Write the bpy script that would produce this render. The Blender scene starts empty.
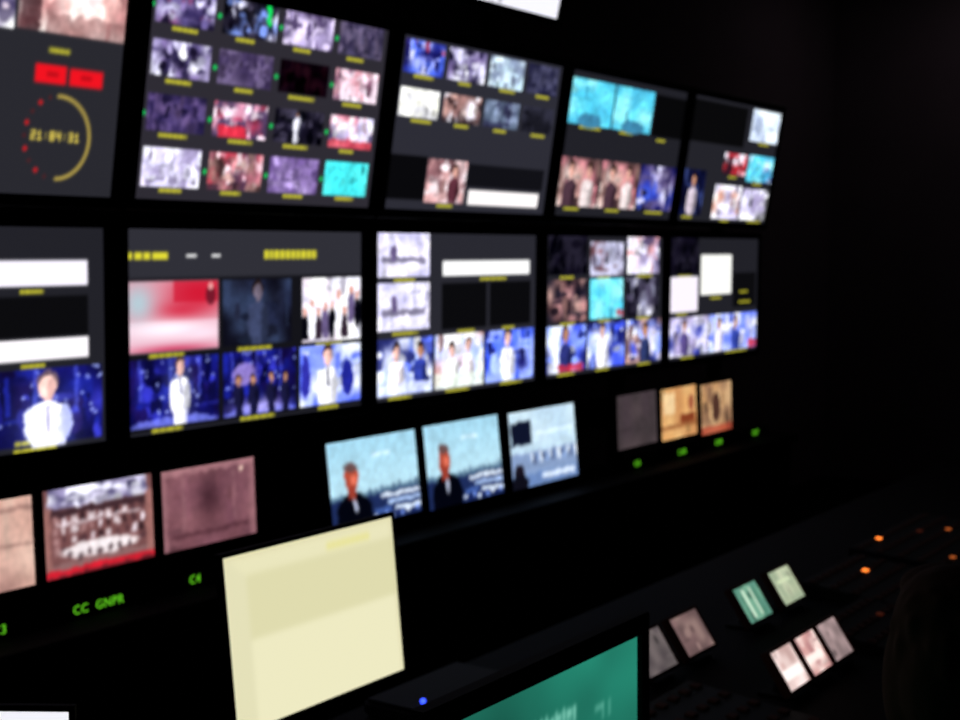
import bpy, bmesh, numpy as np, random
from math import *
from mathutils import Matrix, Vector
random.seed(3)
sc=bpy.context.scene
try: sc.view_settings.view_transform='Standard'
except Exception: pass
HC=1.77
LW,LH=1.02,.574

# ---------------------------------------------------------------- materials
def lin(c):
    c=np.asarray(c,dtype=float); return np.where(c<=.04045,c/12.92,((c+.055)/1.055)**2.4)
def mat(name,col,rough=.6,metal=0.,noise=0.,scale=20,emit=None,es=1.,spec=.5):
    m=bpy.data.materials.new(name);m.use_nodes=True;nt=m.node_tree;b=nt.nodes['Principled BSDF']
    c=tuple(lin(col))+(1,)
    b.inputs['Base Color'].default_value=c;b.inputs['Roughness'].default_value=rough;b.inputs['Metallic'].default_value=metal
    b.inputs['Specular IOR Level'].default_value=spec
    if noise:
        t=nt.nodes.new('ShaderNodeTexCoord');n=nt.nodes.new('ShaderNodeTexNoise');n.inputs['Scale'].default_value=scale
        r=nt.nodes.new('ShaderNodeValToRGB');nt.links.new(t.outputs['Object'],n.inputs['Vector']);nt.links.new(n.outputs['Fac'],r.inputs['Fac'])
        r.color_ramp.elements[0].color=tuple(x*(1-noise) for x in c[:3])+(1,);r.color_ramp.elements[1].color=tuple(x*(1+noise) for x in c[:3])+(1,)
        nt.links.new(r.outputs['Color'],b.inputs['Base Color'])
    if emit is not None:
        b.inputs['Emission Color'].default_value=tuple(lin(emit))+(1,);b.inputs['Emission Strength'].default_value=es
    return m
M_bez=mat('black_plastic',(.04,.04,.045),.6,noise=.2,scale=60,spec=.1)
M_back=mat('matte_black_metal',(.035,.035,.04),.8,noise=.2,spec=.08)
M_rack=mat('rack_steel',(.03,.03,.032),.8,0,noise=.2,spec=.08)
M_grey=mat('dark_grey_plastic',(.11,.108,.112),.7,noise=.1,spec=.06)
M_wall=mat('dark_wall_paint',(.36,.32,.35),.9,noise=.15,scale=3,spec=.1)
M_floor=mat('dark_carpet',(.07,.065,.07),.95,noise=.3,scale=150,spec=.1)
M_desk=mat('dark_desk_laminate',(.038,.033,.034),.8,noise=.15,scale=8,spec=.05)
M_btn=mat('dark_brown_grey_button',(.30,.19,.16),.8,noise=.1,spec=.05)
M_or=mat('orange_lit_button',(.5,.2,.05),.5,emit=(1.,.5,.18),es=2.2)
M_rd=mat('dim_red_button',(.3,.1,.05),.5,emit=(.4,.16,.08),es=.25)
M_do=mat('dim_orange_button',(.3,.15,.05),.5,emit=(.9,.45,.2),es=.5)
M_pl=mat('pale_lit_button',(.5,.5,.4),.5,emit=(.8,.7,.5),es=.4)
M_gr=mat('green_readout',(.1,.4,.05),.5,emit=(.42,.85,.15),es=.75)
M_blue=mat('blue_lamp',(.1,.1,.6),.5,emit=(.2,.3,1.),es=3.0)
M_skin=mat('skin',(.30,.21,.17),.8,noise=.08,scale=30,spec=.1)
M_hair=mat('dark_brown_hair',(.26,.19,.165),.95,noise=.15,scale=40,spec=.03)
M_cloth=mat('charcoal_knit',(.1,.1,.11),.9,noise=.2,scale=120)
M_trs=mat('dark_denim',(.08,.09,.12),.9,noise=.2,scale=120)
M_shoe=mat('black_leather',(.05,.05,.05),.4,noise=.1)
M_eye=mat('eye_white',(.8,.78,.75),.2,noise=.02)
def screen_material():
    m=bpy.data.materials.new('lit_display');m.use_nodes=True;nt=m.node_tree;b=nt.nodes['Principled BSDF']
    a=nt.nodes.new('ShaderNodeAttribute');a.attribute_name='picture'
    b.inputs['Base Color'].default_value=(.01,.01,.01,1);b.inputs['Roughness'].default_value=.5;b.inputs['Specular IOR Level'].default_value=.2
    nt.links.new(a.outputs['Color'],b.inputs['Emission Color']);b.inputs['Emission Strength'].default_value=1.15
    return m
M_scr=screen_material()

# ---------------------------------------------------------------- object helpers
def link(o): sc.collection.objects.link(o);return o
def top(o,label,cat,group=None):
    o['label']=label;o['category']=cat
    if group:o['group']=group
def empty(name,loc,yaw=0.):
    o=bpy.data.objects.new(name,None);o.empty_display_size=.05;o.location=loc;o.rotation_euler=(0,0,yaw);return link(o)
def obj(name,bm,m,parent=None,loc=(0,0,0),rot=(0,0,0),smooth=False):
    me=bpy.data.meshes.new(name);bmesh.ops.recalc_face_normals(bm,faces=bm.faces);bm.to_mesh(me);bm.free()
    if m:me.materials.append(m)
    if smooth:
        for p in me.polygons:p.use_smooth=True
    o=bpy.data.objects.new(name,me);link(o);o.location=loc;o.rotation_euler=rot
    if parent:o.parent=parent
    return o
def box(bm,x0,x1,y0,y1,z0,z1,bev=0):
    r=bmesh.ops.create_cube(bm,size=1);v=r['verts']
    bmesh.ops.scale(bm,vec=(x1-x0,y1-y0,z1-z0),verts=v);bmesh.ops.translate(bm,vec=((x0+x1)/2,(y0+y1)/2,(z0+z1)/2),verts=v)
    if bev:
        es=list({e for q in v for e in q.link_edges});bmesh.ops.bevel(bm,geom=es,offset=bev,segments=2,affect='EDGES')
def cyl(bm,a,b,r0,r1,seg=16):
    a=Vector(a);b=Vector(b);d=b-a
    r=bmesh.ops.create_cone(bm,cap_ends=True,segments=seg,radius1=r0,radius2=r1,depth=d.length)
    q=Vector((0,0,1)).rotation_difference(d.normalized()).to_matrix().to_4x4()
    bmesh.ops.transform(bm,matrix=Matrix.Translation((a+b)/2)@q,verts=r['verts'])
def ell(bm,c,r,seg=16,rot=None):
    s=bmesh.ops.create_uvsphere(bm,u_segments=seg,v_segments=seg//2+2,radius=1)
    m=Matrix.Translation(c)@(rot or Matrix())@Matrix.Diagonal((*r,1))
    bmesh.ops.transform(bm,matrix=m,verts=s['verts'])
def caps(bm,a,b,r0,r1):
    cyl(bm,a,b,r0,r1);ell(bm,a,(r0,)*3);ell(bm,b,(r1,)*3)

# ---------------------------------------------------------------- display pictures (painted as colours on the panel mesh)
DIG={'0':["111","101","101","101","111"],'1':["010","110","010","010","111"],'2':["111","001","111","100","111"],'3':["111","001","111","001","111"],
'4':["101","101","111","001","001"],'8':["111","101","111","101","111"],':':["000","010","000","010","000"]}
YEL=(.85,.82,.2)
def smooth_noise(rs,h,w,cell):
    gh,gw=int(h/cell)+2,int(w/cell)+2;g=rs.uniform(-1,1,(gh,gw))
    Y=np.linspace(0,gh-1.001,h);X=np.linspace(0,gw-1.001,w);yi=Y.astype(int);xi=X.astype(int);fy=(Y-yi)[:,None];fx=(X-xi)[None,:]
    fy=fy*fy*(3-2*fy);fx=fx*fx*(3-2*fx)
    return (g[yi][:,xi]*(1-fx)+g[yi][:,xi+1]*fx)*(1-fy)+(g[yi+1][:,xi]*(1-fx)+g[yi+1][:,xi+1]*fx)*fy
class Cv:
    def __init__(s,w,h,bg=(.17,.17,.2)):
        s.w,s.h=w,h;s.a=np.ones((h,w,3))*np.array(bg);s.yy,s.xx=np.mgrid[0:h,0:w];s.xx=(s.xx+.5)/w;s.yy=(s.yy+.5)/h;s.mask=np.zeros((h,w),int);s.nt=0;s.done=False
    def soft(s,d,c,clip,al=1.):
        m=np.clip(d+.5,0,1)*al
        if clip:m=m*((s.xx>=clip[0])&(s.xx<clip[2])&(s.yy>=clip[1])&(s.yy<clip[3]))
        s.a=s.a*(1-m[:,:,None])+np.array(c)*m[:,:,None]
    def rect(s,u0,v0,u1,v1,c,al=1.,clip=None):
        dx=np.minimum(s.xx-u0,u1-s.xx)*s.w;dy=np.minimum(s.yy-v0,v1-s.yy)*s.h
        s.soft(np.minimum(dx,dy),c,clip,al)
    def el(s,cu,cv,ru,rv,c,clip=None,al=1.):
        q=np.sqrt(((s.xx-cu)/ru)**2+((s.yy-cv)/rv)**2);s.soft((1-q)*min(ru*s.w,rv*s.h),c,clip,al)
    def glow(s,cu,cv,ru,rv,c,clip=None,al=1.):
        q=((s.xx-cu)/ru)**2+((s.yy-cv)/rv)**2;m=np.exp(-q*1.5)*al
        if clip:m=m*((s.xx>=clip[0])&(s.xx<clip[2])&(s.yy>=clip[1])&(s.yy<clip[3]))
        s.a=s.a*(1-m[:,:,None])+np.array(c)*m[:,:,None]
    def video(s,u0,v0,u1,v1):
        s.nt+=1;m=(s.xx>=u0)&(s.xx<u1)&(s.yy>=v0)&(s.yy<v1);s.mask[m]=s.nt
    def pic(s,u0,v0,u1,v1,pal,seed=0,cells=(7,5),lab=True,blobs=1.,lo=(4,3)):
        rs=np.random.RandomState(seed);x0,x1=int(round(max(u0,0)*s.w)),int(round(min(u1,1)*s.w));y0,y1=int(round(max(v0,0)*s.h)),int(round(min(v1,1)*s.h))
        if x1<=x0 or y1<=y0:return
        s.video(u0,v0,u1,v1)
        pal=np.array(pal);g=pal[rs.randint(0,len(pal),(lo[1]+1,lo[0]+1))]
        X=np.linspace(0,lo[0]-1e-3,x1-x0);Y=np.linspace(0,lo[1]-1e-3,y1-y0);xi=X.astype(int);yi=Y.astype(int)
        sm=lambda t:t*t*(3-2*t)
        fx=sm(X-xi)[None,:,None];fy=sm(Y-yi)[:,None,None]
        a=g[yi][:,xi];b=g[yi][:,xi+1];c=g[yi+1][:,xi];d=g[yi+1][:,xi+1]
        s.a[y0:y1,x0:x1]=(a*(1-fx)+b*fx)*(1-fy)+(c*(1-fx)+d*fx)*fy
        cl=(u0,v0,u1,v1);w,h=u1-u0,v1-v0
        for _ in range(int(cells[0]*cells[1]*.65*blobs)):
            cu=u0+w*rs.rand();cv=v0+h*rs.rand();col=pal[rs.randint(len(pal))]*rs.uniform(.65,1.15)
            k=rs.rand()
            if k<.45:
                ru=w*rs.uniform(.025,.075);rv=h*rs.uniform(.1,.22)
                s.el(cu,cv,ru,rv,col,cl,.9);s.el(cu,cv-rv*1.1,ru*.55,rv*.35,pal[rs.randint(len(pal))],cl,.9)
            elif k<.7: s.el(cu,cv,w*rs.uniform(.04,.14),h*rs.uniform(.04,.12),col,cl,.8)
            elif k<.9: s.rect(cu,cv,cu+w*rs.uniform(.1,.3),cv+h*rs.uniform(.03,.08),col,.8,cl)
            else: s.rect(cu,cv-h*.2,cu+w*rs.uniform(.02,.05),cv+h*.3,col,.8,cl)
        if lab:s.lab(u0,v1,u1,seed)
    def lab(s,u0,v1,u1,seed=0,c=YEL):
        rs=np.random.RandomState(seed+99);w=(u1-u0);x=u0+w*rs.uniform(.2,.35);e=x+w*rs.uniform(.3,.5)
        s.rect(x,v1+.010,e,v1+.026,c,.65)
        while x<e:
            d=w*rs.uniform(.04,.10);s.rect(x,v1+.008,x+d,v1+.028,c,.6);x+=d+w*.02
    def man(s,u0,v0,u1,v1,cx,shirt,skin=(.75,.55,.45),hair=(.15,.1,.08),sc_=1.,top_=.12,tie=None):
        w,h=u1-u0,v1-v0;c=u0+w*cx;cl=(u0,v0,u1,v1);hh=h*.10*sc_;hw=hh*.72*(s.h/s.w)
        cy=v0+h*top_+hh;sh=tuple(x*.70 for x in shirt)
        if shirt[0]>.9:s.glow(c,cy+hh*3,hw*3.6,hh*4.5,(.75,.8,1.),cl,.35)
        s.el(c,cy-hh*.35,hw*1.15,hh*1.05,hair,cl);s.el(c,cy+hh*.1,hw*.92,hh*.95,skin,cl);s.el(c+hw*.4,cy+hh*.1,hw*.5,hh*.8,tuple(x*.78 for x in skin),cl,.7);s.rect(c-hw*.4,cy+hh*.7,c+hw*.4,cy+hh*1.4,tuple(x*.9 for x in skin),1,cl)
        s.el(c,cy+hh*2.3,hw*2.2,hh*1.1,shirt,cl)
        s.rect(c-hw*1.5,cy+hh*1.9,c+hw*1.5,v1,shirt,1,cl)
        s.el(c-hw*1.8,cy+hh*3.6,hw*.65,hh*1.9,shirt,cl);s.el(c+hw*1.8,cy+hh*3.6,hw*.65,hh*1.9,sh,cl)
        s.rect(c+hw*.6,cy+hh*2.4,c+hw*1.5,v1,sh,.7,cl)
        if tie:s.rect(c-hw*.3,cy+hh*1.2,c+hw*.3,cy+hh*3.4,tie,.75,cl)
    def text(s,t,cu,cv,c,k=1):
        n=len(t)*4*k;x=int(cu*s.w-n/2);y=int(cv*s.h-2.5*k)
        for i,ch in enumerate(t):
            for r,row in enumerate(DIG.get(ch,DIG['8'])):
                for q,b in enumerate(row):
                    if b=='1':
                        xx=x+(i*4+q)*k;yy=y+r*k
                        s.a[yy:yy+k,xx:xx+k]=c
    def develop(s,seed=0,amp=1.35,con=1.18,sat=1.0,grain=.17,lift=.02):
        # camera-feed character inside the video windows: irregular edges, contrast, grain
        if s.done:return s
        s.done=True
        rs=np.random.RandomState(seed);h,w=s.h,s.w
        dx=smooth_noise(rs,h,w,5)*amp+smooth_noise(rs,h,w,2.5)*amp*.5;dy=smooth_noise(rs,h,w,5)*amp+smooth_noise(rs,h,w,2.5)*amp*.5
        Y,X=np.mgrid[0:h,0:w];x=np.clip((X+dx).round().astype(int),0,w-1);y=np.clip((Y+dy).round().astype(int),0,h-1)
        ok=(s.mask>0)&(s.mask[y,x]==s.mask);b=s.a.copy();b[ok]=s.a[y[ok],x[ok]]
        l=b.mean(2,keepdims=True);c=l+(b-l)*sat;c=(c-.45)*con+.45+lift
        n=smooth_noise(rs,h,w,2)[:,:,None]*.6+smooth_noise(rs,h,w,4.5)[:,:,None]*.6
        c=c*(1+grain*n)
        m=s.mask>0;b[m]=c[m];s.a=np.clip(b,0,1.1);return s
    def blur(s,n=1):
        for _ in range(n):
            p=np.pad(s.a,((1,1),(1,1),(0,0)),mode='edge')
            s.a=(p[:-2,1:-1]+p[2:,1:-1]+p[1:-1,:-2]+p[1:-1,2:]+2*p[1:-1,1:-1])/6
        return s
def panel_mesh(W,H,cv):
    h,w=cv.a.shape[:2]
    X,Z=np.meshgrid(np.linspace(-W/2,W/2,w),np.linspace(H,0,h))
    co=np.stack([X,np.zeros_like(X),Z],-1).reshape(-1,3)
    i=np.arange(w*h).reshape(h,w)
    q=np.stack([i[1:,:-1],i[1:,1:],i[:-1,1:],i[:-1,:-1]],-1).reshape(-1,4)
    me=bpy.data.meshes.new('display_panel');me.vertices.add(w*h);me.vertices.foreach_set('co',co.ravel())
    me.loops.add(q.size);me.loops.foreach_set('vertex_index',q.ravel().astype(np.int32))
    me.polygons.add(len(q));me.polygons.foreach_set('loop_start',np.arange(0,q.size,4,dtype=np.int32))
    try: me.polygons.foreach_set('loop_total',np.full(len(q),4,dtype=np.int32))
    except Exception: pass
    me.update(calc_edges=True)
    at=me.color_attributes.new('picture','FLOAT_COLOR','POINT')
    c=np.ones((w*h,4),dtype=np.float32);c[:,:3]=lin(np.clip(cv.a,0,1.1)).reshape(-1,3);at.data.foreach_set('color',c.ravel())
    me.materials.append(M_scr);return me

def bezel_bm(W,H,b,rec=.008,side=.03):
    bm=bmesh.new();bb=b
    def loop(x,z0,z1,y):return [bm.verts.new(p) for p in((-x,y,z0),(x,y,z0),(x,y,z1),(-x,y,z1))]
    inn0=loop(W/2,0,H,.001);inn1=loop(W/2+.001,-.001,H+.001,-rec)
    k_=min(.004,b*.4)
    o1=loop(W/2+b-k_,-bb+k_,H+b-k_,-rec);o2=loop(W/2+b,-bb,H+b,-rec+k_);o3=loop(W/2+b,-bb,H+b,side)
    L=[inn0,inn1,o1,o2,o3]
    for a,c in zip(L,L[1:]):
        for k in range(4):bm.faces.new((a[k],a[(k+1)%4],c[(k+1)%4],c[k]))
    bm.faces.new(o3);return bm
def back_bm(W,H,side,dep):
    bm=bmesh.new()
    def lp(x,z0,z1,y):return [bm.verts.new(p) for p in((-x,y,z0),(x,y,z0),(x,y,z1),(-x,y,z1))]
    a=lp(W*.47,H*.05,H*.95,side);b=lp(W*.40,H*.13,H*.87,side+dep);bm.faces.new(b)
    for k in range(4):bm.faces.new((a[k],a[(k+1)%4],b[(k+1)%4],b[k]))
    bm.faces.new(a);return bm
def wall_monitor(X,y,z,W,H,tilt,cv,label,group,b=.033,reach=.16,name='wall_monitor'):
    e=empty(name,(X,y,z));top(e,label,'monitor',group)
    r=(tilt,0,0)
    o=bpy.data.objects.new('display_panel',panel_mesh(W,H,cv.develop(int(X*100)).blur(1)));link(o);o.parent=e;o.rotation_euler=r
    obj('bezel',bezel_bm(W,H,b),M_bez,e,rot=r);obj('back_cover',back_bm(W,H,.03,.035),M_back,e,rot=r)
    bm=bmesh.new();zc=H/2*cos(tilt);yc=-H/2*sin(tilt)+.055
    box(bm,-.06,.06,yc,reach-y,zc-.05,zc+.05,.004);obj('mount_bracket',bm,M_rack,e)
    return e

# ---- paint the multiviewer screens
PUR=[(.38,.34,.52),(.22,.19,.34),(.62,.58,.74),(.86,.85,.96),(.13,.11,.2),(.48,.42,.6)]
PNK=[(.8,.52,.56),(.95,.87,.9),(.6,.36,.42),(.32,.22,.3),(.72,.25,.32),(.9,.77,.82)]
WHT=[(.95,.95,1),(.82,.80,.92),(.6,.56,.7),(1,1,1),(.3,.27,.4),(.9,.83,.88)]
BRN=[(.47,.36,.35),(.75,.6,.57),(.3,.22,.23),(.85,.78,.76),(.2,.14,.15),(.6,.46,.45)]
DRK=[(.1,.09,.14),(.16,.15,.2),(.06,.06,.08),(.3,.28,.36)]
BLU=[(.18,.22,.58),(.28,.38,.82),(.1,.1,.32),(.62,.67,.97),(.14,.14,.42),(.86,.87,1)]
CYN=[(.32,.73,.84),(.4,.81,.88),(.55,.87,.9),(.3,.66,.78)]
BW=[(1,1,1),(.87,.88,1),(.35,.45,.85),(.15,.16,.38),(.88,.75,.75),(.66,.74,.98),(.18,.18,.27)]
MAU=[(.47,.31,.35),(.40,.26,.30),(.52,.35,.38),(.43,.28,.31)]
N=(256,144)
BG=(.165,.165,.2)
def r1m1():
    c=Cv(208,117,bg=(.15,.15,.175))
    c.pic(.0,.08,.32,.32,BRN,1);c.pic(.34,.0,.66,.31,WHT,2)
    c.pic(.67,.0,1,.30,[(.85,.68,.66),(.9,.82,.8),(.7,.5,.5),(.95,.9,.88)],5,(5,4),lab=False);c.rect(.67,.0,.73,.3,(.25,.15,.17),.8);c.el(.87,.08,.05,.12,(.95,.85,.85));c.rect(.75,.22,1,.3,(.5,.35,.35),.6)
    c.lab(.72,.355,.9,4)
    c.rect(.73,.435,.825,.515,(.9,.07,.12));c.rect(.835,.44,.94,.515,(.9,.07,.12))
    for x in(.765,.87):c.rect(x,.465,x+.035,.485,(.6,.04,.08),.7)
    CU,CV_=.812,.745
    q=np.sqrt(((c.xx-CU)/.100)**2+((c.yy-CV_)/.180)**2);ang=np.arctan2(c.xx-CU,-(c.yy-CV_))
    arc=(np.clip(1.2-np.abs(q-1)*19,0,1)*(ang>-.05)*.85)[:,:,None]
    c.a=c.a*(1-arc)+np.array((.95,.82,.33))*arc
    for k in range(22,40):
        a=2*pi*k/40;u=CU+.100*sin(a);v=CV_-.180*cos(a)
        if k%4==0: c.el(u,v,.0055,.010,(.95,.1,.12))
        elif k%2==0: c.el(u,v,.003,.006,(.5,.08,.08))
    c.text('21:84:31',CU,CV_,(.95,.85,.33))
    c.pic(.05,.45,.3,.9,PUR,9);c.pic(.35,.45,.6,.9,PNK,10)
    return c
def r1m2():
    c=Cv(*N,bg=(.17,.16,.19));U=[(.02,.235),(.265,.485),(.515,.735),(.765,.975)];V=[(.0,.175),(.25,.42),(.5,.675),(.75,.935)]
    P=[[PUR+[(.5,.3,.45)],DRK+[(.5,.6,.9),(.9,.9,1)],[(.85,.8,.92),(.6,.55,.7),(.3,.25,.38)],[(.3,.28,.38),(.2,.18,.27),(.4,.36,.46)]],
       [PUR+WHT[:2],[(.42,.37,.5),(.35,.3,.43),(.25,.21,.33)],[(.10,.06,.09),(.06,.04,.06),(.14,.07,.10)],[(.9,.82,.87),(.8,.58,.63),(.95,.9,.95),(.5,.35,.43)]],
       [[(.24,.2,.36),(.32,.27,.43),(.15,.13,.25),(.4,.33,.5)],[(.85,.6,.7),(.95,.87,.92),(.6,.25,.35),(.3,.24,.35)],DRK,WHT+[(.8,.5,.58)]],
       [WHT[:3]+[(.9,.87,1.)],BRN+PNK,[(.52,.44,.64),(.4,.32,.52),(.68,.6,.8)],[(.28,.82,.84),(.34,.87,.87)]]]
    for j,(v0,v1) in enumerate(V):
        for i,(u0,u1) in enumerate(U):
            c.pic(u0,v0,u1,v1,P[j][i],10*j+i+3,(8,6),blobs=.25 if (i,j)==(3,3) else 1)
            if (i+j)%2==0 or i>0:c.el(u0-.012,v0+(v1-v0)*.55,.008,.014,(.1,.75,.35))
    c.man(.515,.5,.735,.675,.45,(.95,.95,1),sc_=.9,top_=.05);c.rect(.765,.63,.975,.675,(.75,.25,.3),.8);c.rect(.29,.62,.40,.675,(.8,.2,.27),.9)
    c.rect(.44,0,.455,.1,(.1,.8,.35))
    return c
def r1m3():
    c=Cv(*N,bg=BG);U=[(.02,.24),(.265,.49),(.515,.74),(.765,.98)]
    P=[BLU+[(.75,.3,.42)],PUR+WHT[:1],[(.9,.97,1),(.75,.85,.9),(.5,.55,.65)],[(.15,.15,.24),(.3,.3,.4),(.22,.22,.3)]]
    for i,(u0,u1) in enumerate(U):c.pic(u0,.02,u1,.205,P[i],i+40,(7,5))
    P=[[(1,1,.95),(.92,.92,.9),(.8,.8,.82)],BRN+WHT[:2],[(.5,.55,.65),(.35,.4,.48),(.2,.2,.3)],[(.13,.13,.16),(.2,.2,.25)]]
    for i,(u0,u1) in enumerate(U):c.pic(u0,.29,u1,.46,P[i],i+50,(5,4))
    c.rect(.0,.68,.215,.94,(.03,.03,.04));c.pic(.22,.69,.455,.95,[(.85,.74,.75),(.95,.9,.92),(.5,.36,.38),(.8,.62,.62)],61,(6,6));c.man(.22,.69,.455,.95,.7,(.35,.2,.24),(.85,.65,.6),sc_=1.3);c.rect(.48,.86,.95,.955,(1,.98,.98));c.rect(.46,.7,.97,.84,(.06,.06,.08))
    return c
def r1m4():
    c=Cv(*N,bg=(.12,.12,.145));c.pic(0,.05,.35,.36,CYN,70,(5,4),blobs=.5);c.pic(.365,.05,.70,.36,CYN,71,(5,4),blobs=.5)
    c.el(.18,.33,.1,.05,(.25,.48,.6));c.el(.54,.33,.1,.05,(.25,.48,.6));c.rect(.715,.06,1,.37,(.025,.025,.03));c.lab(.72,.38,.95,5)
    for i,(a,b) in enumerate(((0,.325),(.335,.66))):
        c.pic(a,.59,b,.93,BRN+PNK[:1],73,(6,6));c.man(a,.59,b,.93,.3,(.3,.22,.26),(.85,.65,.6),sc_=1.5);c.man(a,.59,b,.93,.72,(.85,.8,.8),(.85,.65,.6),sc_=1.4)
    c.pic(.67,.59,1,.93,PUR+BLU[:3],75,(7,6));return c
def r1m5():
    c=Cv(*N,bg=(.13,.13,.155));c.rect(0,.03,.6,.36,(.03,.03,.035));c.pic(.66,.02,1,.29,[(.8,.85,.92),(.6,.65,.75),(.9,.95,1)],80,(5,4))
    c.pic(.69,.41,1,.64,CYN+[(.2,.25,.5),(.85,.9,.95)],81);c.pic(.41,.42,.67,.60,[(.2,.12,.16),(.7,.2,.24),(.95,.95,1)],82,(5,4))
    c.pic(.36,.69,.665,.97,WHT[:4]+[(.75,.55,.48)],83,(5,5));c.pic(.68,.70,1,.97,WHT[:4]+[(.3,.3,.3)],84,(5,5));c.pic(0,.58,.24,.95,[(.1,.12,.26),(.08,.08,.16),(.25,.3,.5)],85);c.man(0,.58,.24,.95,.5,(.75,.7,.75),sc_=1.3)
    return c
STG=[(.10,.10,.40),(.13,.16,.58),(.07,.07,.22),(.22,.23,.72),(.12,.09,.31),(.07,.07,.26)]
def stage(c,u0,v0,u1,v1,seed,desk=True):
    c.pic(u0,v0,u1,v1,STG,seed,(9,7),lo=(5,4),blobs=.8);rs=np.random.RandomState(seed+5);w,h=u1-u0,v1-v0;cl=(u0,v0,u1,v1)
    for _ in range(30):c.el(u0+w*rs.rand(),v0+h*.8*rs.rand(),w*.013,h*.02,(.66,.72,1.),cl,.9)
    for k in range(3):c.rect(u0+w*(.1+.33*k),v0,u0+w*(.13+.33*k),v0+h*.6,(.35,.4,.9),.5,cl)
    if desk:c.el(u0+w*.5,v1,w*.5,h*.14,(.5,.54,.95),cl,.7)
def r2m1():
    c=Cv(*N,bg=(.125,.125,.15));c.rect(.5,.15,.945,.265,(.97,.95,1));c.lab(.68,.27,.86,1);c.rect(.45,.31,.945,.49,(.04,.04,.05));c.rect(.5,.50,.945,.595,(1,.98,1));c.lab(.68,.6,.86,2)
    c.pic(0,.1,.4,.55,BW,3);c.pic(.0,.63,.3,.97,BLU,5)
    stage(c,.60,.63,.99,.975,4,False);c.lab(.62,.94,.95,4);cl=(.6,.63,.99,.985)
    c.glow(.812,.88,.11,.16,(.6,.65,1.),cl,.4)
    c.el(.812,.695,.034,.060,(.42,.34,.38),cl);c.el(.811,.718,.029,.056,(.98,.82,.78),cl);c.el(.823,.722,.015,.045,(.80,.62,.60),cl,.7);c.rect(.80,.755,.824,.80,(.84,.68,.66),1,cl)
    c.el(.812,.83,.058,.050,(1.,1.,1.06),cl);c.rect(.760,.83,.864,.985,(1.,1.,1.06),1,cl);c.el(.755,.88,.020,.075,(.93,.95,1.04),cl);c.el(.870,.88,.018,.075,(.70,.73,.92),cl)
    c.rect(.842,.84,.866,.985,(.78,.80,.96),.7,cl);c.rect(.805,.80,.818,.93,(.66,.64,.78),.8,cl);c.rect(.765,.88,.769,.985,(.78,.80,.95),.6,cl)
    return c
def r2m2():
    c=Cv(*N,bg=(.175,.175,.205))
    for a,b in((.0,.02),(.028,.055),(.06,.085),(.092,.15)):c.rect(a,.115,b,.15,YEL)
    c.rect(.22,.125,.26,.14,(.9,.9,.9));c.rect(.32,.125,.355,.14,(.9,.9,.9))
    c.rect(.54,.105,.78,.15,YEL,.5);x=.54;rs=np.random.RandomState(2)
    while x<.77:
        d=rs.uniform(.012,.026);c.rect(x,.105,x+d,.15,YEL,.9);x+=d+.007
    c.rect(0,.24,1,.99,(.07,.07,.09))
    u0,v0,u1,v1=.005,.255,.345,.60;cl=(u0,v0,u1,v1)
    c.rect(*cl,(.90,.74,.80));c.rect(.005,.255,.345,.45,(.84,.58,.64),1,cl)
    c.glow(.27,.32,.13,.10,(.80,.08,.18),cl,1.);c.glow(.20,.40,.12,.06,(.80,.15,.25),cl,.8);c.rect(.17,.255,.345,.36,(.78,.10,.20),.75,cl)
    c.glow(.04,.36,.07,.12,(.68,.76,.80),cl,1.);c.el(.315,.33,.02,.05,(.35,.08,.14),cl,.8);c.el(.315,.285,.010,.02,(.9,.6,.6),cl)
    c.glow(.15,.49,.19,.05,(1.,.94,.98),cl,1.);c.glow(.28,.52,.09,.03,(.97,.86,.92),cl,.9);c.glow(.17,.595,.2,.035,(.78,.22,.36),cl,.9);c.lab(u0,v1,u1,6)
    cl2=(.365,.255,.66,.60)
    c.pic(*cl2,[(.13,.14,.20),(.15,.17,.26),(.08,.08,.12),(.20,.24,.34)],7,(5,5),blobs=.5);c.man(*cl2,.5,(.24,.27,.38),(.44,.40,.46),sc_=1.3,top_=.06)
    c.pic(.71,.255,.995,.61,[(1,1,1),(.95,.95,1),(.8,.78,.85),(.9,.85,.9)],8,(7,6));rs=np.random.RandomState(4)
    for k in range(9):
        uu=.725+.032*k;vv=.33+.12*rs.rand();c.el(uu,vv+.1,.017,.09,[(.05,.05,.08),(.95,.95,1),(.2,.15,.2),(.4,.35,.5)][k%4],(.71,.255,.995,.6));c.el(uu,vv,.010,.025,(.8,.58,.53),(.71,.255,.995,.6))
    stage(c,.005,.635,.345,.965,9);c.man(.005,.635,.345,.965,.55,(1.,1.,1.05),(.95,.76,.72),(.3,.22,.22),sc_=1.2,top_=.02,tie=(.4,.4,.5))
    stage(c,.365,.635,.68,.965,11);c.glow(.52,.93,.13,.05,(.65,.62,.9),(.365,.635,.68,.965));c.el(.45,.75,.05,.06,(.6,.52,.8),(.365,.635,.68,.965),.8)
    for k in(.2,.4,.65,.85):c.man(.365,.635,.68,.965,k,[(.12,.12,.24),(.85,.85,.89)][int(k*10)%2],sc_=.7,top_=.38)
    c.pic(.70,.635,.995,.965,[(.72,.78,1),(.9,.92,1),(.36,.44,.92),(.5,.58,1)],12,(6,5));c.man(.70,.635,.995,.965,.45,(1.02,1.02,1.06),(.94,.76,.72),(.2,.14,.15),sc_=1.5,top_=.03,tie=(.15,.15,.22));c.el(.93,.83,.03,.1,(.15,.17,.55),(.7,.635,.995,.965));c.el(.725,.8,.02,.12,(.2,.2,.6),(.7,.635,.995,.965))
    return c
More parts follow.
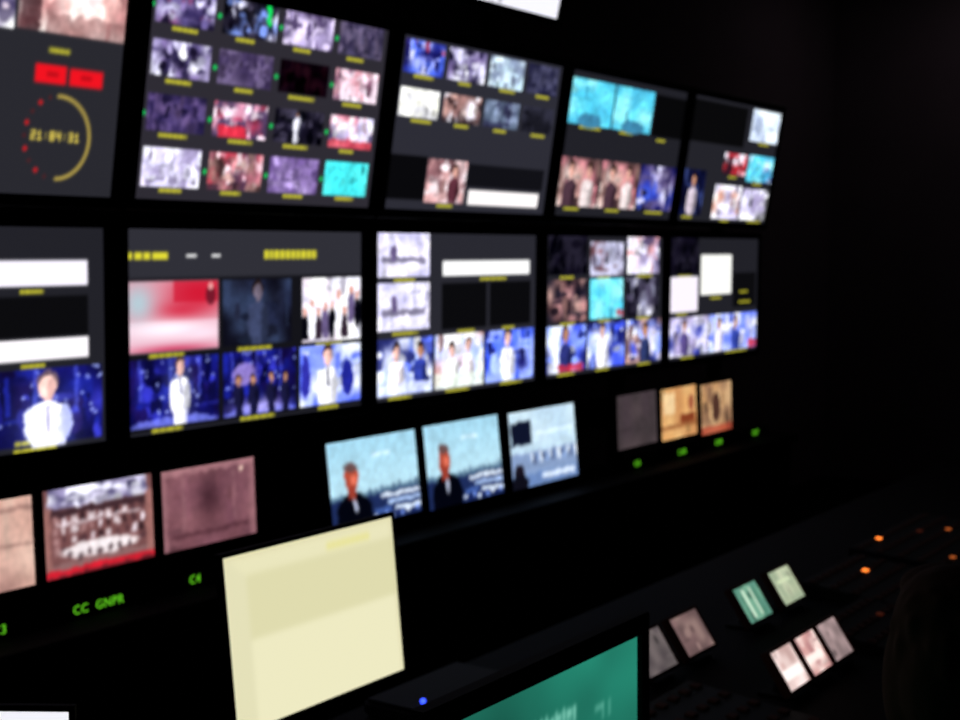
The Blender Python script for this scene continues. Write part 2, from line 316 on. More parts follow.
def r2m3():
    c=Cv(*N,bg=(.15,.15,.18))
    for k,(v0,v1) in enumerate(((.0,.265),(.30,.585))):
        c.pic(.0,v0,.30,v1,[(.88,.87,.96),(.8,.79,.9),(.92,.9,.98),(.72,.71,.84)],20+k,(5,4));c.rect(.03,v0+(v1-v0)*.55,.28,v0+(v1-v0)*.68,(.4,.38,.47),.8);c.el(.1,v0+.12,.02,.05,(.4,.35,.5))
    c.rect(.38,.17,.955,.265,(1,1,1));c.lab(.5,.27,.9,3)
    c.rect(.375,.31,.66,.6,(.035,.035,.045));c.rect(.68,.31,.965,.6,(.035,.035,.045));c.lab(.4,.6,.65,3);c.lab(.7,.6,.95,4)
    c.pic(0,.63,.32,.97,[(.9,.92,1),(1,1,1),(.66,.74,1),(.38,.46,.92),(.16,.18,.4)],22,(7,5));c.man(0,.63,.32,.97,.35,(1,.97,1),(.9,.72,.68),sc_=1.3);c.man(0,.63,.32,.97,.78,(.22,.27,.6),sc_=1.2);c.rect(0,.9,.32,.97,(.85,.88,1),.8)
    c.pic(.335,.63,.64,.97,[(1,1,1),(.95,.92,.95),(.85,.85,.95),(.66,.74,.98),(.72,.55,.55)],23,(7,5));c.man(.335,.63,.64,.97,.35,(1,1,1),(.9,.72,.68),sc_=1.2,top_=.18);c.man(.335,.63,.64,.97,.68,(.95,.92,.95),(.9,.72,.68),sc_=1.2,top_=.12);c.rect(.335,.88,.64,.97,(.85,.9,.85),.7)
    c.pic(.655,.63,.99,.97,[(.2,.3,.82),(.32,.44,.98),(.13,.13,.38),(.6,.68,1)],24,(7,5));c.man(.655,.63,.99,.97,.45,(1.02,1.02,1.06),(.93,.76,.72),sc_=1.4,top_=.03,tie=(.4,.4,.5));return c
def r2m4():
    c=Cv(*N,bg=(.13,.13,.155));c.pic(.02,.0,.325,.28,DRK[:3],30);c.pic(.35,.04,.635,.29,[(.55,.55,.65),(.4,.38,.45),(.75,.75,.85),(.5,.35,.38)],31)
    c.pic(.67,.0,.97,.285,WHT+[(.8,.58,.6)],32);c.pic(.02,.31,.32,.61,BRN[:3]+DRK[:2]+[(.75,.55,.55)],33);c.pic(.35,.31,.635,.61,CYN[:3],34,(4,3),blobs=.5);c.pic(.67,.31,.97,.61,DRK+[(.6,.6,.7),(.9,.9,.95)],35)
    c.rect(.58,.55,.64,.60,(.75,.2,.25),.7)
    B=[(.28,.36,.88),(.55,.64,1),(.92,.94,1),(.14,.16,.42)]
    c.pic(0,.64,.32,.97,B,36,(6,5));c.man(0,.64,.32,.97,.5,(.2,.22,.45),sc_=1.5,top_=.05);c.rect(.1,.92,.3,.97,(.75,.2,.27),.8);c.pic(.335,.64,.655,.97,B,37,(6,5));c.man(.335,.64,.655,.97,.4,(1,1,1.05),(.88,.72,.68),sc_=1.5,top_=.05)
    c.pic(.67,.64,1,.97,B+BRN[:2]+WHT[:2],38,(6,5));c.man(.67,.64,1,.97,.55,(.2,.24,.4),sc_=1.5);return c
def r2m5():
    c=Cv(*N,bg=(.12,.12,.145));c.pic(.01,.0,.3,.30,DRK[:3],40);c.rect(.33,.14,.68,.48,(.97,.97,.95));c.rect(.01,.32,.3,.61,(.95,.92,.97));c.rect(.7,.3,.98,.6,(.04,.04,.05))
    c.lab(.35,.49,.7,4);c.lab(.72,.45,1,5);c.lab(.72,.54,1,7);c.lab(.02,.61,.3,6)
    c.pic(0,.65,.42,.97,PUR[2:4]+WHT[:3]+BLU[:1],41,(7,6));c.man(0,.65,.42,.97,.4,(.35,.3,.5),sc_=1.3);c.pic(.435,.65,1,.97,[(.9,.9,1),(1,1,1),(.42,.5,.92),(.72,.77,1)],42,(7,5));c.man(.435,.65,1,.97,.55,(.22,.28,.6),sc_=1.5);c.man(.435,.65,1,.97,.2,(.9,.88,.95),sc_=1.4);c.rect(.9,.9,1,.97,(.75,.2,.27),.8);return c
cols1=[r1m1,r1m2,r1m3,r1m4,r1m5];cols2=[r2m1,r2m2,r2m3,r2m4,r2m5]
X0=2.7336;PX=1.1039
L1=["black monitor showing round countdown clock and red blocks","black monitor showing sixteen small camera feeds in a grid","black monitor with eight thumbnails above a white bar","black monitor with two cyan feeds above crowd pictures","black monitor with scattered small bright feeds"]
L2=["black monitor with white bars and presenter in white jacket","black monitor showing red studio feed and blue stage feeds","black monitor with white bar, dark tiles and stage feeds","black monitor with one cyan tile among mixed feeds","black monitor with two plain white tiles and stage feeds"]
for k in range(5):
    X=X0+(k-1)*PX+LW/2
    wall_monitor(X,-.0294,HC+.1115,LW,LH,.146,cols1[k](),L1[k]+", tilted downwards","large wall monitors")
    cv=cols2[k]()
    if k==0:cv.develop(7,amp=.9,con=1.12,grain=.10)
    elif k==1:cv.develop(8,amp=1.0,con=1.15,grain=.14)
    wall_monitor(X,0,HC-.545,LW,LH,0,cv,L2[k],"large wall monitors")
c=Cv(120,68,bg=(.93,.93,.97));c.rect(0,0,1,.12,(.8,.8,.86));c.rect(.55,.955,.575,.975,(.3,.3,.35));c.rect(.60,.955,.62,.975,(.3,.3,.35))
wall_monitor(4.235,-.15,HC+.845,LW,LH,.22,c,"black monitor with plain white screen above the others","large wall monitors",reach=.16)

# ---- small monitors row
def s_tan(): 
    c=Cv(90,56);c.pic(0,0,1,1,[(.75,.6,.55),(.85,.72,.66),(.65,.5,.47),(.8,.65,.6)],1,(5,4),lab=False);c.rect(0,.1,1,.16,(.5,.38,.36),.6);c.rect(0,.5,1,.54,(.5,.38,.36),.6);return c
def s_yard():
    c=Cv(90,56);c.rect(0,0,1,1,(.45,.3,.3));rs=np.random.RandomState(8)
    c.pic(0.06,0,.94,.24,[(.55,.52,.66),(.8,.78,.88),(.3,.28,.42),(.95,.95,1)],3,(9,5),lab=False,lo=(8,2))
    c.rect(.22,.03,.62,.09,(1,1,1.05),.9);c.rect(.05,.24,.95,.32,(.25,.17,.19))
    for r,v in enumerate((.33,.44,.55,.66)):
        for k in range(11):
            c.rect(.09+.078*k+rs.uniform(-.01,.01),v,.09+.078*k+rs.uniform(.03,.06),v+.08,[(.92,.88,.92),(.18,.12,.14),(.65,.5,.5),(.85,.8,.82),(.3,.2,.22)][rs.randint(5)],.9)
    c.rect(.12,.39,.88,.42,(.95,.92,.95),.7);c.el(.5,.73,.35,.09,(.95,.92,.93),None,.9)
    for k in range(7):c.el(.22+.09*k,.76+.02*(k%2),.02,.04,(.25,.18,.2),None,.8)
    c.rect(.04,.83,.96,.90,(.55,.42,.42),.8);c.rect(0,.90,1,.97,(.78,.14,.2));c.rect(0,.97,1,1,(.35,.12,.15))
    c.rect(.0,.2,.07,.9,(.6,.42,.4),.9);c.rect(.93,.2,1,.9,(.6,.42,.4),.9);c.video(0,0,1,1);return c
def s_mauve():
    c=Cv(90,56);c.pic(0,0,1,1,MAU,5,(6,4),lab=False,blobs=.5)
    c.rect(0,0,1,.09,(.66,.48,.5),.7);c.rect(0,0,.07,1,(.62,.45,.47),.6);c.rect(.93,0,1,1,(.6,.43,.45),.6)
    c.rect(.22,.12,.25,.75,(.58,.42,.44),.5);c.rect(.75,.12,.78,.75,(.58,.42,.44),.5);c.glow(.5,.42,.13,.24,(.25,.15,.18),None,.8);c.rect(.1,.8,.9,.86,(.30,.18,.21),.7);c.el(.85,.12,.02,.03,(1,.9,.8));return c
def s_news():
    c=Cv(110,64,bg=(.6,.78,.84));c.video(0,0,1,1)
    c.a=np.stack([.60+.14*c.yy,.78+.08*c.yy,.86+.04*c.yy],-1)
    c.rect(.0,.66,1,1,(.13,.18,.34));c.rect(.0,.62,1,.675,(.30,.42,.52),.8);c.rect(.55,.69,1,.74,(.92,.96,1),.9);c.rect(.62,.77,1,.82,(.75,.85,1.),.9);c.rect(.70,.86,1,.92,(.9,.95,1),.9);c.rect(.48,.85,.66,.90,(.3,.42,.7),.9)
    for k in range(9):c.rect(.42+.065*k,.60-.012*(k%3),.46+.065*k,.67,(.26,.34,.44),.6)
    for k in range(9):c.el(.48+.06*k,.93+.03*(k%2),.02,.025,[(.9,.94,1),(.1,.14,.35),(.5,.62,.95)][k%3])
    c.rect(.48,.20,.70,.24,(.9,.97,1),.7)
    c.el(.26,.88,.19,.28,(.04,.045,.08));c.rect(.07,.88,.45,1,(.04,.045,.08));c.el(.25,.44,.072,.16,(.66,.29,.22));c.rect(.205,.52,.29,.68,(.58,.24,.19));c.el(.25,.31,.068,.055,(.40,.30,.30));c.el(.272,.46,.032,.06,(.84,.44,.35));c.el(.268,.75,.02,.08,(.75,.78,.88));return c
def s_map():
    c=Cv(110,64,bg=(.70,.80,.87));c.pic(0,0,1,.999,[(.70,.80,.87),(.76,.85,.90),(.66,.76,.84)],10,(3,2),lab=False,blobs=.5);c.rect(.04,.14,.33,.44,(.08,.10,.18))
    c.rect(0,.55,1,.82,(.5,.58,.72));rs=np.random.RandomState(3)
    for k in range(16):c.rect(.30+.045*k,.56+.03*(k%3),.33+.045*k,.66+.05*(k%2),[(.95,.98,1),(.2,.24,.38),(.55,.66,.85)][k%3],.9)
    c.rect(0,.82,1,1,(.40,.5,.68));c.el(.13,.80,.075,.12,(.12,.10,.14));c.el(.13,.93,.12,.12,(.08,.08,.12));c.rect(.4,.3,.95,.34,(.88,.95,.98),.8);c.rect(.45,.85,.95,.93,(.92,.96,1),.8);return c
def s_grey():
    c=Cv(90,56);c.pic(0,0,1,1,[(.27,.23,.25),(.3,.26,.27),(.25,.22,.23)],13,(5,4),lab=False,blobs=.4);return c
def s_yel():
    c=Cv(90,56);c.pic(0,0,1,1,[(.82,.62,.4),(.85,.68,.46),(.75,.54,.35)],14,(4,3),lab=False,blobs=.5);c.rect(.1,.1,.4,.5,(.88,.76,.58));c.rect(.0,.72,1,.8,(.6,.4,.25));c.rect(.55,.55,.95,.72,(.5,.25,.15));c.el(.85,.35,.08,.16,(.6,.35,.25));return c
def s_tan2():
    c=Cv(90,56);c.pic(0,0,1,1,[(.7,.54,.38),(.6,.46,.35),(.5,.38,.3),(.78,.64,.48)],15,(5,4),lab=False);c.rect(0,.85,1,1,(.65,.2,.15),.6);c.el(.5,.5,.13,.3,(.3,.2,.17));return c
def small(X,z,w,h,cv,label,tilt=-.05,y=-.02,g="small preview monitors below the large wall monitors"):
    wall_monitor(X,y,z,w,h,tilt,cv.develop(int(X*10),amp=1.0,con=1.08,sat=1.0,grain=.09,lift=0).blur(1),label,g,b=.013,name='small_monitor')
small(2.205,HC-.888,.375,.232,s_tan(),"small black monitor with pale tan picture")
small(2.615,HC-.888,.38,.235,s_yard(),"small black monitor showing busy white and red interior")
small(3.03,HC-.888,.385,.232,s_mauve(),"small black monitor with dim mauve picture")
small(3.81,HC-.945,.49,.288,s_news(),"small black monitor showing man in dark suit outdoors",-.12,-.035)
small(4.345,HC-.955,.49,.30,s_news(),"small black monitor repeating the man in dark suit",-.12,-.035)
small(4.905,HC-.96,.51,.30,s_map(),"small black monitor showing pale view with dark inset",-.10,-.035)
small(5.715,HC-.905,.385,.238,s_grey(),"small black monitor with dim grey picture")
small(6.14,HC-.912,.385,.238,s_yel(),"small black monitor with warm yellow picture")
small(6.56,HC-.93,.365,.245,s_tan2(),"small black monitor with tan and brown picture")

# ---- under monitor readouts
ZR=.767
def readout(X,w,words):
    e=empty('tally_display',(X,-.03,ZR));top(e,"slim black display unit with green lit readout on rack ledge","display unit","slim green readouts")
    bm=bmesh.new();box(bm,-w/2,w/2,0,.06,0,.045,.004);obj('case',bm,M_bez,e)
    for dx,t in words:
        cu=bpy.data.curves.new('t','FONT');cu.body=t;cu.size=.034;cu.extrude=.001;cu.align_x='CENTER';cu.space_character=1.15
        o=bpy.data.objects.new('t',cu);link(o);dg=bpy.context.evaluated_depsgraph_get()
        me=bpy.data.meshes.new_from_object(o.evaluated_get(dg));bpy.data.objects.remove(o);me.name='green_lettering';me.materials.clear();me.materials.append(M_gr)
        o=bpy.data.objects.new('green_lettering',me);link(o);o.parent=e;o.location=(dx,-.002,.012);o.rotation_euler=(pi/2,0,0)
readout(2.2,.37,[(.07,"C3")]);readout(2.6,.37,[(-.07,"CC"),(.03,"GNPR")]);readout(3.0,.37,[(-.05,"C4")])
readout(5.72,.37,[(-.02,"CU-")]);readout(6.17,.37,[(-.02,"C.AR")]);readout(6.58,.37,[(-.02,"CAM")]);readout(7.02,.37,[(.0,"DLY")])

# ---- rack
rk=empty('monitor_rack',(4.4,.25,0));top(rk,"black steel rack frame carrying the wall of monitors","rack")
def rbox(name,x0,x1,y0,y1,z0,z1,m=M_rack,par=None,o=(4.4,.25)):
    bm=bmesh.new();box(bm,x0-o[0],x1-o[0],y0-o[1],y1-o[1],z0,z1,.004);obj(name,bm,m,par or rk)
for x in [X0+PX*k-.042 for k in(-1,0,1,2,3,4)]:rbox('post',x-.03,x+.03,.22,.28,0,2.9 if 3<x<6 else 2.4)
for z in(1.0,1.51,2.16):rbox('rail',1.55,7.15,.161,.22,z-.06,z+.06)
rbox('rail',3.2,5.4,.161,.22,2.8,2.9)
ec=empty('equipment_counter',(4.4,0,0));top(ec,"low black counter with ledge beneath the monitors","counter")
rbox('ledge',1.55,7.3,-.16,.15,.725,.765,M_rack,ec,(4.4,0));rbox('front_panel',1.55,7.3,-.12,-.09,.05,.724,M_rack,ec,(4.4,0))
for x in(1.56,3.4,5.3,7.26):rbox('side_panel',x,x+.03,-.089,.15,0,.724,M_rack,ec,(4.4,0))

# ---------------------------------------------------------------- desk and desk objects
DZ=.73
dk=empty('production_desk',(3.6,-1.6,0));top(dk,"long dark laminate control room desk","desk")
def dbox(name,x0,x1,y0,y1,z0,z1,b=.006):
    bm=bmesh.new();box(bm,x0-3.6,x1-3.6,y0+1.6,y1+1.6,z0,z1,b);obj(name,bm,M_desk,dk)
dbox('worktop',.55,7.4,-2.22,-1.02,DZ-.035,DZ)
for x in(.6,3.4,7.3):dbox('side_panel',x,x+.04,-2.15,-1.06,0,DZ-.036)
dbox('modesty_panel',.65,7.3,-1.12,-1.09,.1,DZ-.036)
def desk_monitor(X,y,yaw,W,H,zb,tilt,cv,label,b=.016,side=.03,dep=.03,rec=None):
    e=empty('desk_monitor',(X,y,DZ),yaw);top(e,label,'monitor')
    r=(tilt,0,0);l=(0,0,zb-DZ)
    o=bpy.data.objects.new('display_panel',panel_mesh(W,H,cv.blur(1)));link(o);o.parent=e;o.rotation_euler=r;o.location=l
    obj('bezel',bezel_bm(W,H,b,rec or min(.008,b*.5),side),M_back,e,l,r);obj('back_cover',back_bm(W,H,side,dep),M_back,e,l,r)
    yb=.02+side+dep-tilt*H*.5
    bm=bmesh.new();box(bm,-.035,.035,yb-.02,yb+.01,0.012,zb-DZ+H*.45,.004);obj('stand_neck',bm,M_back,e)
    bm=bmesh.new();box(bm,-.13,.13,yb-.12,yb+.05,0,.014,.006);obj('stand_foot',bm,M_grey,e)
    return e
c=Cv(150,94,bg=(.865,.85,.70))
c.rect(.12,.13,1,.50,(.825,.81,.645));c.rect(.12,.50,1,1,(.88,.865,.72));c.rect(0,0,1,.03,(.82,.80,.64),.6)
c.a[(c.yy>c.xx*1.1+.0)&(c.xx<.12)]*=.975
for i in range(9):c.rect(.58+i*.03,.07,.60+i*.03,.105,(.86,.83,.40),.8)
c.rect(.985,.0,1,1,(.80,.78,.62),.7);c.blur(5)
desk_monitor(2.14,-1.205,0,.508,.325,HC-.903,-.11,c,"black desk monitor showing pale cream page",b=.009,side=.010,dep=.02)
c=Cv(150,94,bg=(.13,.48,.40))
c.a*=(.92+.35*(c.xx-.6)-.25*c.yy+.10*smooth_noise(np.random.RandomState(3),94,150,22))[:,:,None]
rs=np.random.RandomState(5);x=.14
while x<.65:
    d=rs.uniform(.012,.03);t_=rs.uniform(.0,.03);c.rect(x,.175+t_,x+.010,.27,(.50,.78,.70),.9);c.rect(x,.20,x+d,.235,(.48,.76,.68),.85);c.rect(x+d-.008,.205,x+d,.27,(.48,.76,.68),.75);x+=d+.009
c.rect(.75,.25,.80,.28,(.36,.66,.58),.7);c.rect(.79,.25,.80,.33,(.36,.66,.58),.7);c.rect(.825,.25,.837,.33,(.36,.66,.58),.7)
c.rect(.1,.45,.9,.7,(.1,.38,.32));c.blur(1)
desk_monitor(1.672,-2.0,0,.53,.312,HC-.91,-.02,c,"black desk monitor showing teal green screen",b=.030,side=.016,dep=.03)
c=Cv(120,70,bg=(.9,.9,.93));c.rect(0,.15,1,.8,(.7,.72,.78))
yw=-atan2(.83,.557)
rx,ry=1.215-.557*.27,-1.562+.83*.27
desk_monitor(rx,ry,yw,.52,.31,HC-.595-.012-.31,0,c,"black desk monitor with bright white page edge",b=.008,side=.008)

e=empty('intercom_box',(2.60,-1.22,DZ));top(e,"low dark grey intercom box with tiny blue lamp","control box")
bm=bmesh.new();box(bm,-.18,.18,-.15,.15,0,.04,.010);obj('case',bm,M_grey,e)
for i in range(4):
    bm=bmesh.new();box(bm,-.09+.05*i,-.055+.05*i,-.04,-.01,.04,.044,.001);obj('button',bm,M_back,e)
bm=bmesh.new();ell(bm,(-.13,.02,.046),(.007,.006,.006));obj('blue_lamp',bm,M_blue,e)

# small tilted preview screens
def mini(X,y,w,h,pal,seed,label,bars=None):
    e=empty('preview_screen',(X,y,DZ));top(e,label,"small screen","small tilted screens on the desk")
    c=Cv(44,28);c.pic(0,0,1,1,pal,seed,(4,4),lab=False,blobs=.6)
    if bars:
        for b in bars:c.rect(*b)
    t=-.60;l=(0,-.02,.028)
    o=bpy.data.objects.new('display_panel',panel_mesh(w,h,c.blur(1)));link(o);o.parent=e;o.rotation_euler=(t,0,0);o.location=l
    obj('bezel',bezel_bm(w,h,.008,.004,.018),M_btn,e,l,(t,0,0))
    bm=bmesh.new();cyl(bm,(0,.03,0),(0,.02,.06),.02,.012);box(bm,-.045,.045,-.03,.07,0,.008,.003);obj('foot',bm,M_back,e)
mini(3.03,-1.48,.15,.10,[(.36,.33,.33),(.42,.38,.38),(.3,.27,.28)],1,"small tilted screen with dim grey picture")
mini(3.24,-1.48,.15,.10,[(.45,.35,.35),(.55,.45,.43),(.38,.3,.3)],2,"small tilted screen with dim pinkish picture")
mini(3.62,-1.48,.15,.10,[(.35,.55,.48),(.45,.65,.55),(.3,.5,.42)],3,"small tilted screen with green picture",[(.3,.1,.4,.9,(.8,.9,.8)),(.6,.1,.68,.9,(.75,.85,.75))])
mini(3.86,-1.48,.15,.10,[(.66,.7,.58),(.75,.78,.66),(.6,.66,.55)],4,"small tilted screen with pale green picture",[(.2,.3,.8,.4,(.8,.85,.7))])
mini(3.11,-1.79,.122,.095,[(.88,.78,.76),(.98,.9,.88),(.75,.62,.6)],5,"small tilted screen with white and pink picture",[(.1,.5,.9,.75,(1,.97,.95))])
mini(3.255,-1.79,.122,.095,[(.82,.62,.6),(.95,.85,.82),(.7,.5,.5)],6,"small tilted screen with pink picture",[(.1,.5,.9,.7,(1,.93,.9))])
mini(3.40,-1.79,.122,.095,[(.62,.53,.53),(.7,.6,.6),(.5,.43,.43)],7,"small tilted screen with greyish pink picture")
# control panels
def ctrl(X0_,X1_,y0,y1,nx,ny,lit,label):
    e=empty('control_panel',((X0_+X1_)/2,(y0+y1)/2,DZ));top(e,label,'control panel','button panels on the desk')
    w,d=X1_-X0_,y1-y0;bm=bmesh.new()
    vs=[bm.verts.new(p) for p in((-w/2,-d/2,0),(w/2,-d/2,0),(w/2,d/2,0),(-w/2,d/2,0),(-w/2,-d/2,.015),(w/2,-d/2,.015),(w/2,d/2,.045),(-w/2,d/2,.045))]
    for f in((0,1,2,3),(4,5,6,7),(0,1,5,4),(1,2,6,5),(2,3,7,6),(3,0,4,7)):bm.faces.new([vs[i] for i in f])
    bmesh.ops.bevel(bm,geom=list(bm.edges),offset=.004,segments=2,affect='EDGES')
    obj('case',bm,M_bez,e)
    base=bmesh.new();box(base,-.014,.014,-.012,.012,0,.005,.002)
    me=bpy.data.meshes.new('button');base.to_mesh(me);base.free();me.materials.append(M_btn)
    for j in range(ny):
        for i in range(nx):
            x=-w/2+w*(i+.5)/nx;y=-d/2+d*(j+.5)/ny;z=.015+.03*(y+d/2)/d
            m2=me
            if (i,j) in lit:
                m2=me.copy();m2.materials[0]=lit[(i,j)]
            o=bpy.data.objects.new('button',m2);o.location=(x,y,z);o.rotation_euler=(atan2(.03,d),0,0);o.parent=e;link(o)
            if (i,j) in lit:o.scale=(.75,.75,1)
ctrl(4.02,4.5,-1.78,-1.45,9,5,{(5,3):M_or},"wide black button panel with one orange lit key")
ctrl(4.58,5.35,-1.8,-1.4,13,6,{(3,5):M_or,(9,3):M_do,(2,1):M_do,(7,4):M_rd,(5,1):M_pl},"wide black button panel with several orange lit keys")
ctrl(3.55,3.95,-1.92,-1.66,8,4,{(5,2):M_rd},"black button panel with one dim red key")
ctrl(2.55,2.95,-1.95,-1.6,7,5,{},"black button panel with unlit keys")

# ---------------------------------------------------------------- person on chair
def remeshed(name,bm,m,parent,vox=.008,smooth=4):
    me=bpy.data.meshes.new('tmp');bm.to_mesh(me);bm.free();o=bpy.data.objects.new('tmp',me);link(o)
    a=o.modifiers.new('r','REMESH');a.mode='VOXEL';a.voxel_size=vox
    s=o.modifiers.new('s','SMOOTH');s.iterations=smooth;s.factor=.5
    dg=bpy.context.evaluated_depsgraph_get();n=bpy.data.meshes.new_from_object(o.evaluated_get(dg));n.name=name
    bpy.data.objects.remove(o);n.materials.clear();n.materials.append(m)
    for p in n.polygons:p.use_smooth=True
    r=bpy.data.objects.new(name,n);link(r)
    if parent:r.parent=parent
    return r
PXx,PY=2.17,-2.55
HD=Vector((0.01,.15,1.165))
HR=Matrix.Rotation(-.95,4,'Z')
def hp(x,y,z):return HD+HR@Vector((x,y,z))
J=dict(pel=(0,0,.56),wst=(0,.02,.68),ch=(0,.06,.86),nk=(0,.10,.99),shl=(-.19,.06,.95),shr=(.19,.06,.95),ell_=(-.23,.17,.72),elr=(.23,.17,.72),wrl=(-.13,.41,.785),wrr=(.14,.41,.785),
hpl=(-.09,0,.55),hpr=(.09,0,.55),knl=(-.13,.42,.55),knr=(.13,.42,.55),anl=(-.13,.40,.11),anr=(.13,.44,.11))
def torso(bm,g=0):
    ell(bm,J['pel'],(.16+g,.115+g,.11+g));ell(bm,J['wst'],(.135+g,.10+g,.13+g));ell(bm,J['ch'],(.165+g,.11+g,.15+g));caps(bm,J['shl'],J['shr'],.055+g,.055+g)
def arms(bm,g=0):
    for s in'lr':
        el=J['ell_'] if s=='l' else J['elr'];caps(bm,J['sh'+s],el,.05+g,.04+g);caps(bm,el,J['wr'+s],.038+g,.026+g)
def legs(bm,g=0):
    for s in'lr':caps(bm,J['hp'+s],J['kn'+s],.08+g,.056+g);caps(bm,J['kn'+s],J['an'+s],.054+g,.036+g)
person=empty('person',(PXx,PY,0));top(person,"person with dark brown hair seated at the desk, dark sweater",'person')
b=bmesh.new();torso(b);arms(b);legs(b);caps(b,J['ch'],J['nk'],.08,.055);caps(b,J['nk'],HD+Vector((0,-.02,-.07)),.055,.05)
ell(b,hp(0,-.015,.025),(.074,.094,.088),rot=HR);ell(b,hp(0,.03,-.045),(.056,.062,.065),rot=HR);ell(b,hp(0,.072,-.09),(.025,.02,.02),rot=HR)
caps(b,hp(0,.082,.0),hp(0,.108,-.035),.009,.014);ell(b,hp(0,.087,-.062),(.024,.011,.006),rot=HR);ell(b,hp(0,.085,-.07),(.02,.011,.006),rot=HR);ell(b,hp(0,.07,.022),(.05,.016,.01),rot=HR)
for s in(-1,1):
    ell(b,hp(s*.076,-.01,-.02),(.008,.018,.032),rot=HR);ell(b,hp(s*.04,.055,-.03),(.022,.02,.018),rot=HR)
    w=Vector(J['wrl'] if s<0 else J['wrr']);pc=w+Vector((-s*.01,.055,-.012));
    ell(b,pc,(.042,.05,.014));caps(b,w,pc,.024,.02)
    for i,(dx,L) in enumerate(((-.03,.062),(-.01,.072),(.01,.068),(.03,.052))):
        k0=pc+Vector((dx,.038,0));k1=k0+Vector((dx*.1,L*.5,.004));k2=k1+Vector((0,L*.45,-.014));caps(b,k0,k1,.0085,.008);caps(b,k1,k2,.008,.007)
    t0=pc+Vector((-s*.032,-.015,0));t1=t0+Vector((-s*.025,.03,-.002));t2=t1+Vector((-s*.006,.03,-.004));caps(b,t0,t1,.012,.010);caps(b,t1,t2,.010,.008)
for s in'lr':
    a=Vector(J['an'+s]);caps(b,a,a+Vector((0,.12,-.06)),.035,.025)
remeshed('body',b,M_skin,person,.0065,3)
b=bmesh.new();torso(b,.012);arms(b,.010);sw=remeshed('sweater',b,M_cloth,person,.011,4);sw['label']="dark charcoal sweater"
b=bmesh.new();legs(b,.012);ell(b,J['pel'],(.175,.13,.10));remeshed('trousers',b,M_trs,person,.012,4)
for s in'lr':
    b=bmesh.new();a=Vector(J['an'+s]);caps(b,a+Vector((0,-.01,-.055)),a+Vector((0,.15,-.07)),.045,.036);caps(b,a+Vector((0,0,-.05)),a+Vector((0,0,.01)),.045,.045)
    remeshed('shoe',b,M_shoe,person,.01,3)
b=bmesh.new();ell(b,hp(0,-.025,.042),(.092,.107,.088),rot=HR);ell(b,hp(0,-.055,-.04),(.094,.080,.115),rot=HR);ell(b,hp(0,.03,.085),(.07,.06,.035),rot=HR)
for s in(-1,1):ell(b,hp(s*.069,-.005,-.05),(.032,.052,.10),rot=HR)
for i in range(80):
    a=random.uniform(0,2*pi);zz=random.uniform(-.9,.9);rr=sqrt(1-zz*zz)
    if sin(a)*rr>.35 and zz<.6:continue
    p0=hp(cos(a)*rr*.086,-.03+sin(a)*rr*.100,.035+zz*.084);caps(b,p0,p0+Vector((random.uniform(-.01,.01),random.uniform(-.01,.01),-.05)),.013,.008)
remeshed('hair',b,M_hair,person,.0055,12)
for s in(-1,1):
    b=bmesh.new();ell(b,hp(s*.031,.074,.002),(.012,.010,.009),rot=HR);obj('eye',b,M_eye,person,smooth=True)

ch=empty('office_chair',(PXx,PY,0));top(ch,"black swivel office chair under seated person","chair")
b=bmesh.new();box(b,-.23,.23,-.2,.24,.38,.435,.02);obj('seat',b,M_cloth,ch)
b=bmesh.new();box(b,-.21,.21,-.26,-.20,.55,.9,.02);obj('backrest',b,M_cloth,ch)
b=bmesh.new();box(b,-.03,.03,-.29,-.26,.36,.8,.005);box(b,-.03,.03,-.29,-.1,.36,.38,.005);obj('back_support',b,M_back,ch)
b=bmesh.new();cyl(b,(0,0,.1),(0,0,.379),.03,.025);obj('gas_column',b,M_back,ch)
for k in range(5):
    a=2*pi*k/5+.3;b=bmesh.new();cyl(b,(0,0,.11),(.28*cos(a),.28*sin(a),.07),.025,.015);obj('leg',b,M_back,ch)
    b=bmesh.new();cyl(b,(.28*cos(a)-.012*sin(a),.28*sin(a)+.012*cos(a),.028),(.28*cos(a)+.012*sin(a),.28*sin(a)-.012*cos(a),.028),.028,.028);obj('caster',b,M_bez,ch)

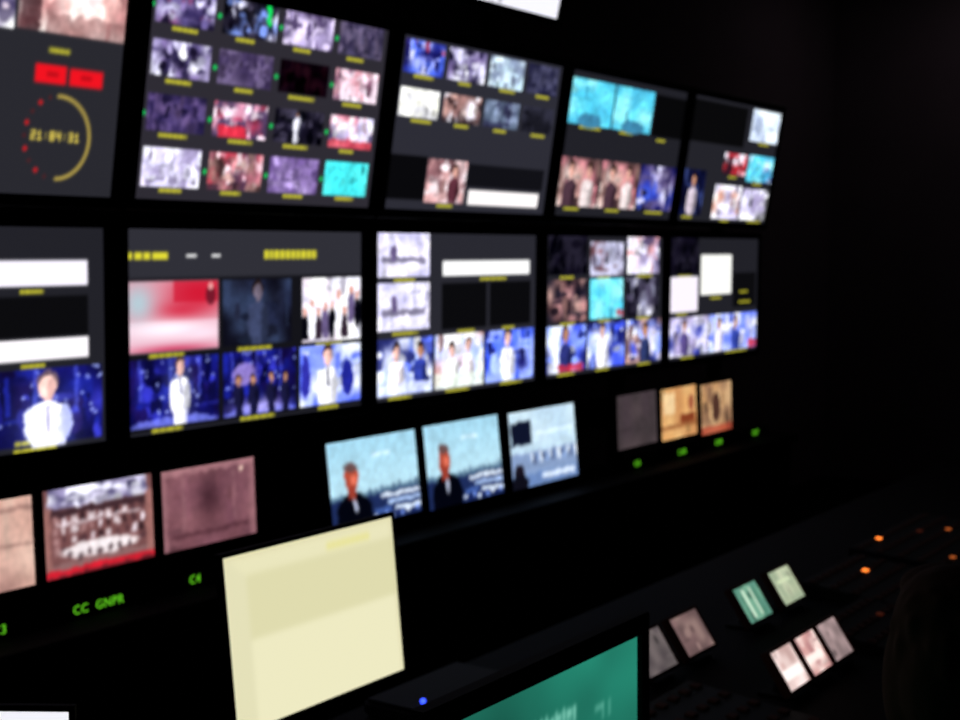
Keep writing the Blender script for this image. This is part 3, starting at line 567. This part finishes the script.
# ---------------------------------------------------------------- room shell
def shell(name,x0,x1,y0,y1,z0,z1,m):
    b=bmesh.new();box(b,x0,x1,y0,y1,z0,z1);o=obj(name,b,m);o['kind']='structure'
RX0,RX1,RY0,RY1,RZ=-1.5,10,-4.5,.7,3.7
shell('floor',RX0,RX1,RY0,RY1,-.1,0,M_floor);shell('ceiling',RX0,RX1,RY0,RY1,RZ,RZ+.1,M_floor)
shell('wall_back',RX0,RX1,RY1,RY1+.1,0,RZ,M_wall);shell('wall_front',RX0,RX1,RY0-.1,RY0,0,RZ,M_wall)
shell('wall_left',RX0-.1,RX0,RY0,RY1,0,RZ,M_wall);shell('wall_right',RX1,RX1+.1,RY0,RY1,0,RZ,M_wall)
shell('baseboard_back',RX0,RX1,RY1-.015,RY1,0,.1,M_back);shell('baseboard_right',RX1-.015,RX1,RY0,RY1-.015,0,.1,M_back)

ld=bpy.data.lights.new('dim_fill_light','AREA');ld.energy=1.5;ld.size=1.0;ld.color=(1,.85,.88);lo=bpy.data.objects.new('dim_fill_light',ld);link(lo);lo.location=(9.0,-.6,3.65)  # unseen fill lamp, added to lift the dark far wall a little
top(lo,"dim fill light added high in the far corner, no fixture","fill light")
w=bpy.data.worlds.new('w');sc.world=w;w.use_nodes=True;w.node_tree.nodes['Background'].inputs[0].default_value=(.002,.002,.003,1)

# ---------------------------------------------------------------- camera
f,yaw,pit,rol=1438.57,.5908,.0816,.0087
F=Vector((cos(yaw)*cos(pit),sin(yaw)*cos(pit),-sin(pit)));R0=Vector((sin(yaw),-cos(yaw),0));U0=R0.cross(F)
R=R0*cos(rol)+U0*sin(rol);U=R.cross(F)
cd=bpy.data.cameras.new('camera');cd.sensor_width=36;cd.lens=f*36/960;cd.clip_start=.05
cd.dof.use_dof=True;cd.dof.focus_distance=1.5;cd.dof.aperture_fstop=cd.lens/1000/.0072
co=bpy.data.objects.new('camera',cd);link(co)
m=Matrix((( R.x,U.x,-F.x,0),(R.y,U.y,-F.y,-2.998),(R.z,U.z,-F.z,HC),(0,0,0,1)));co.matrix_world=m
sc.camera=co
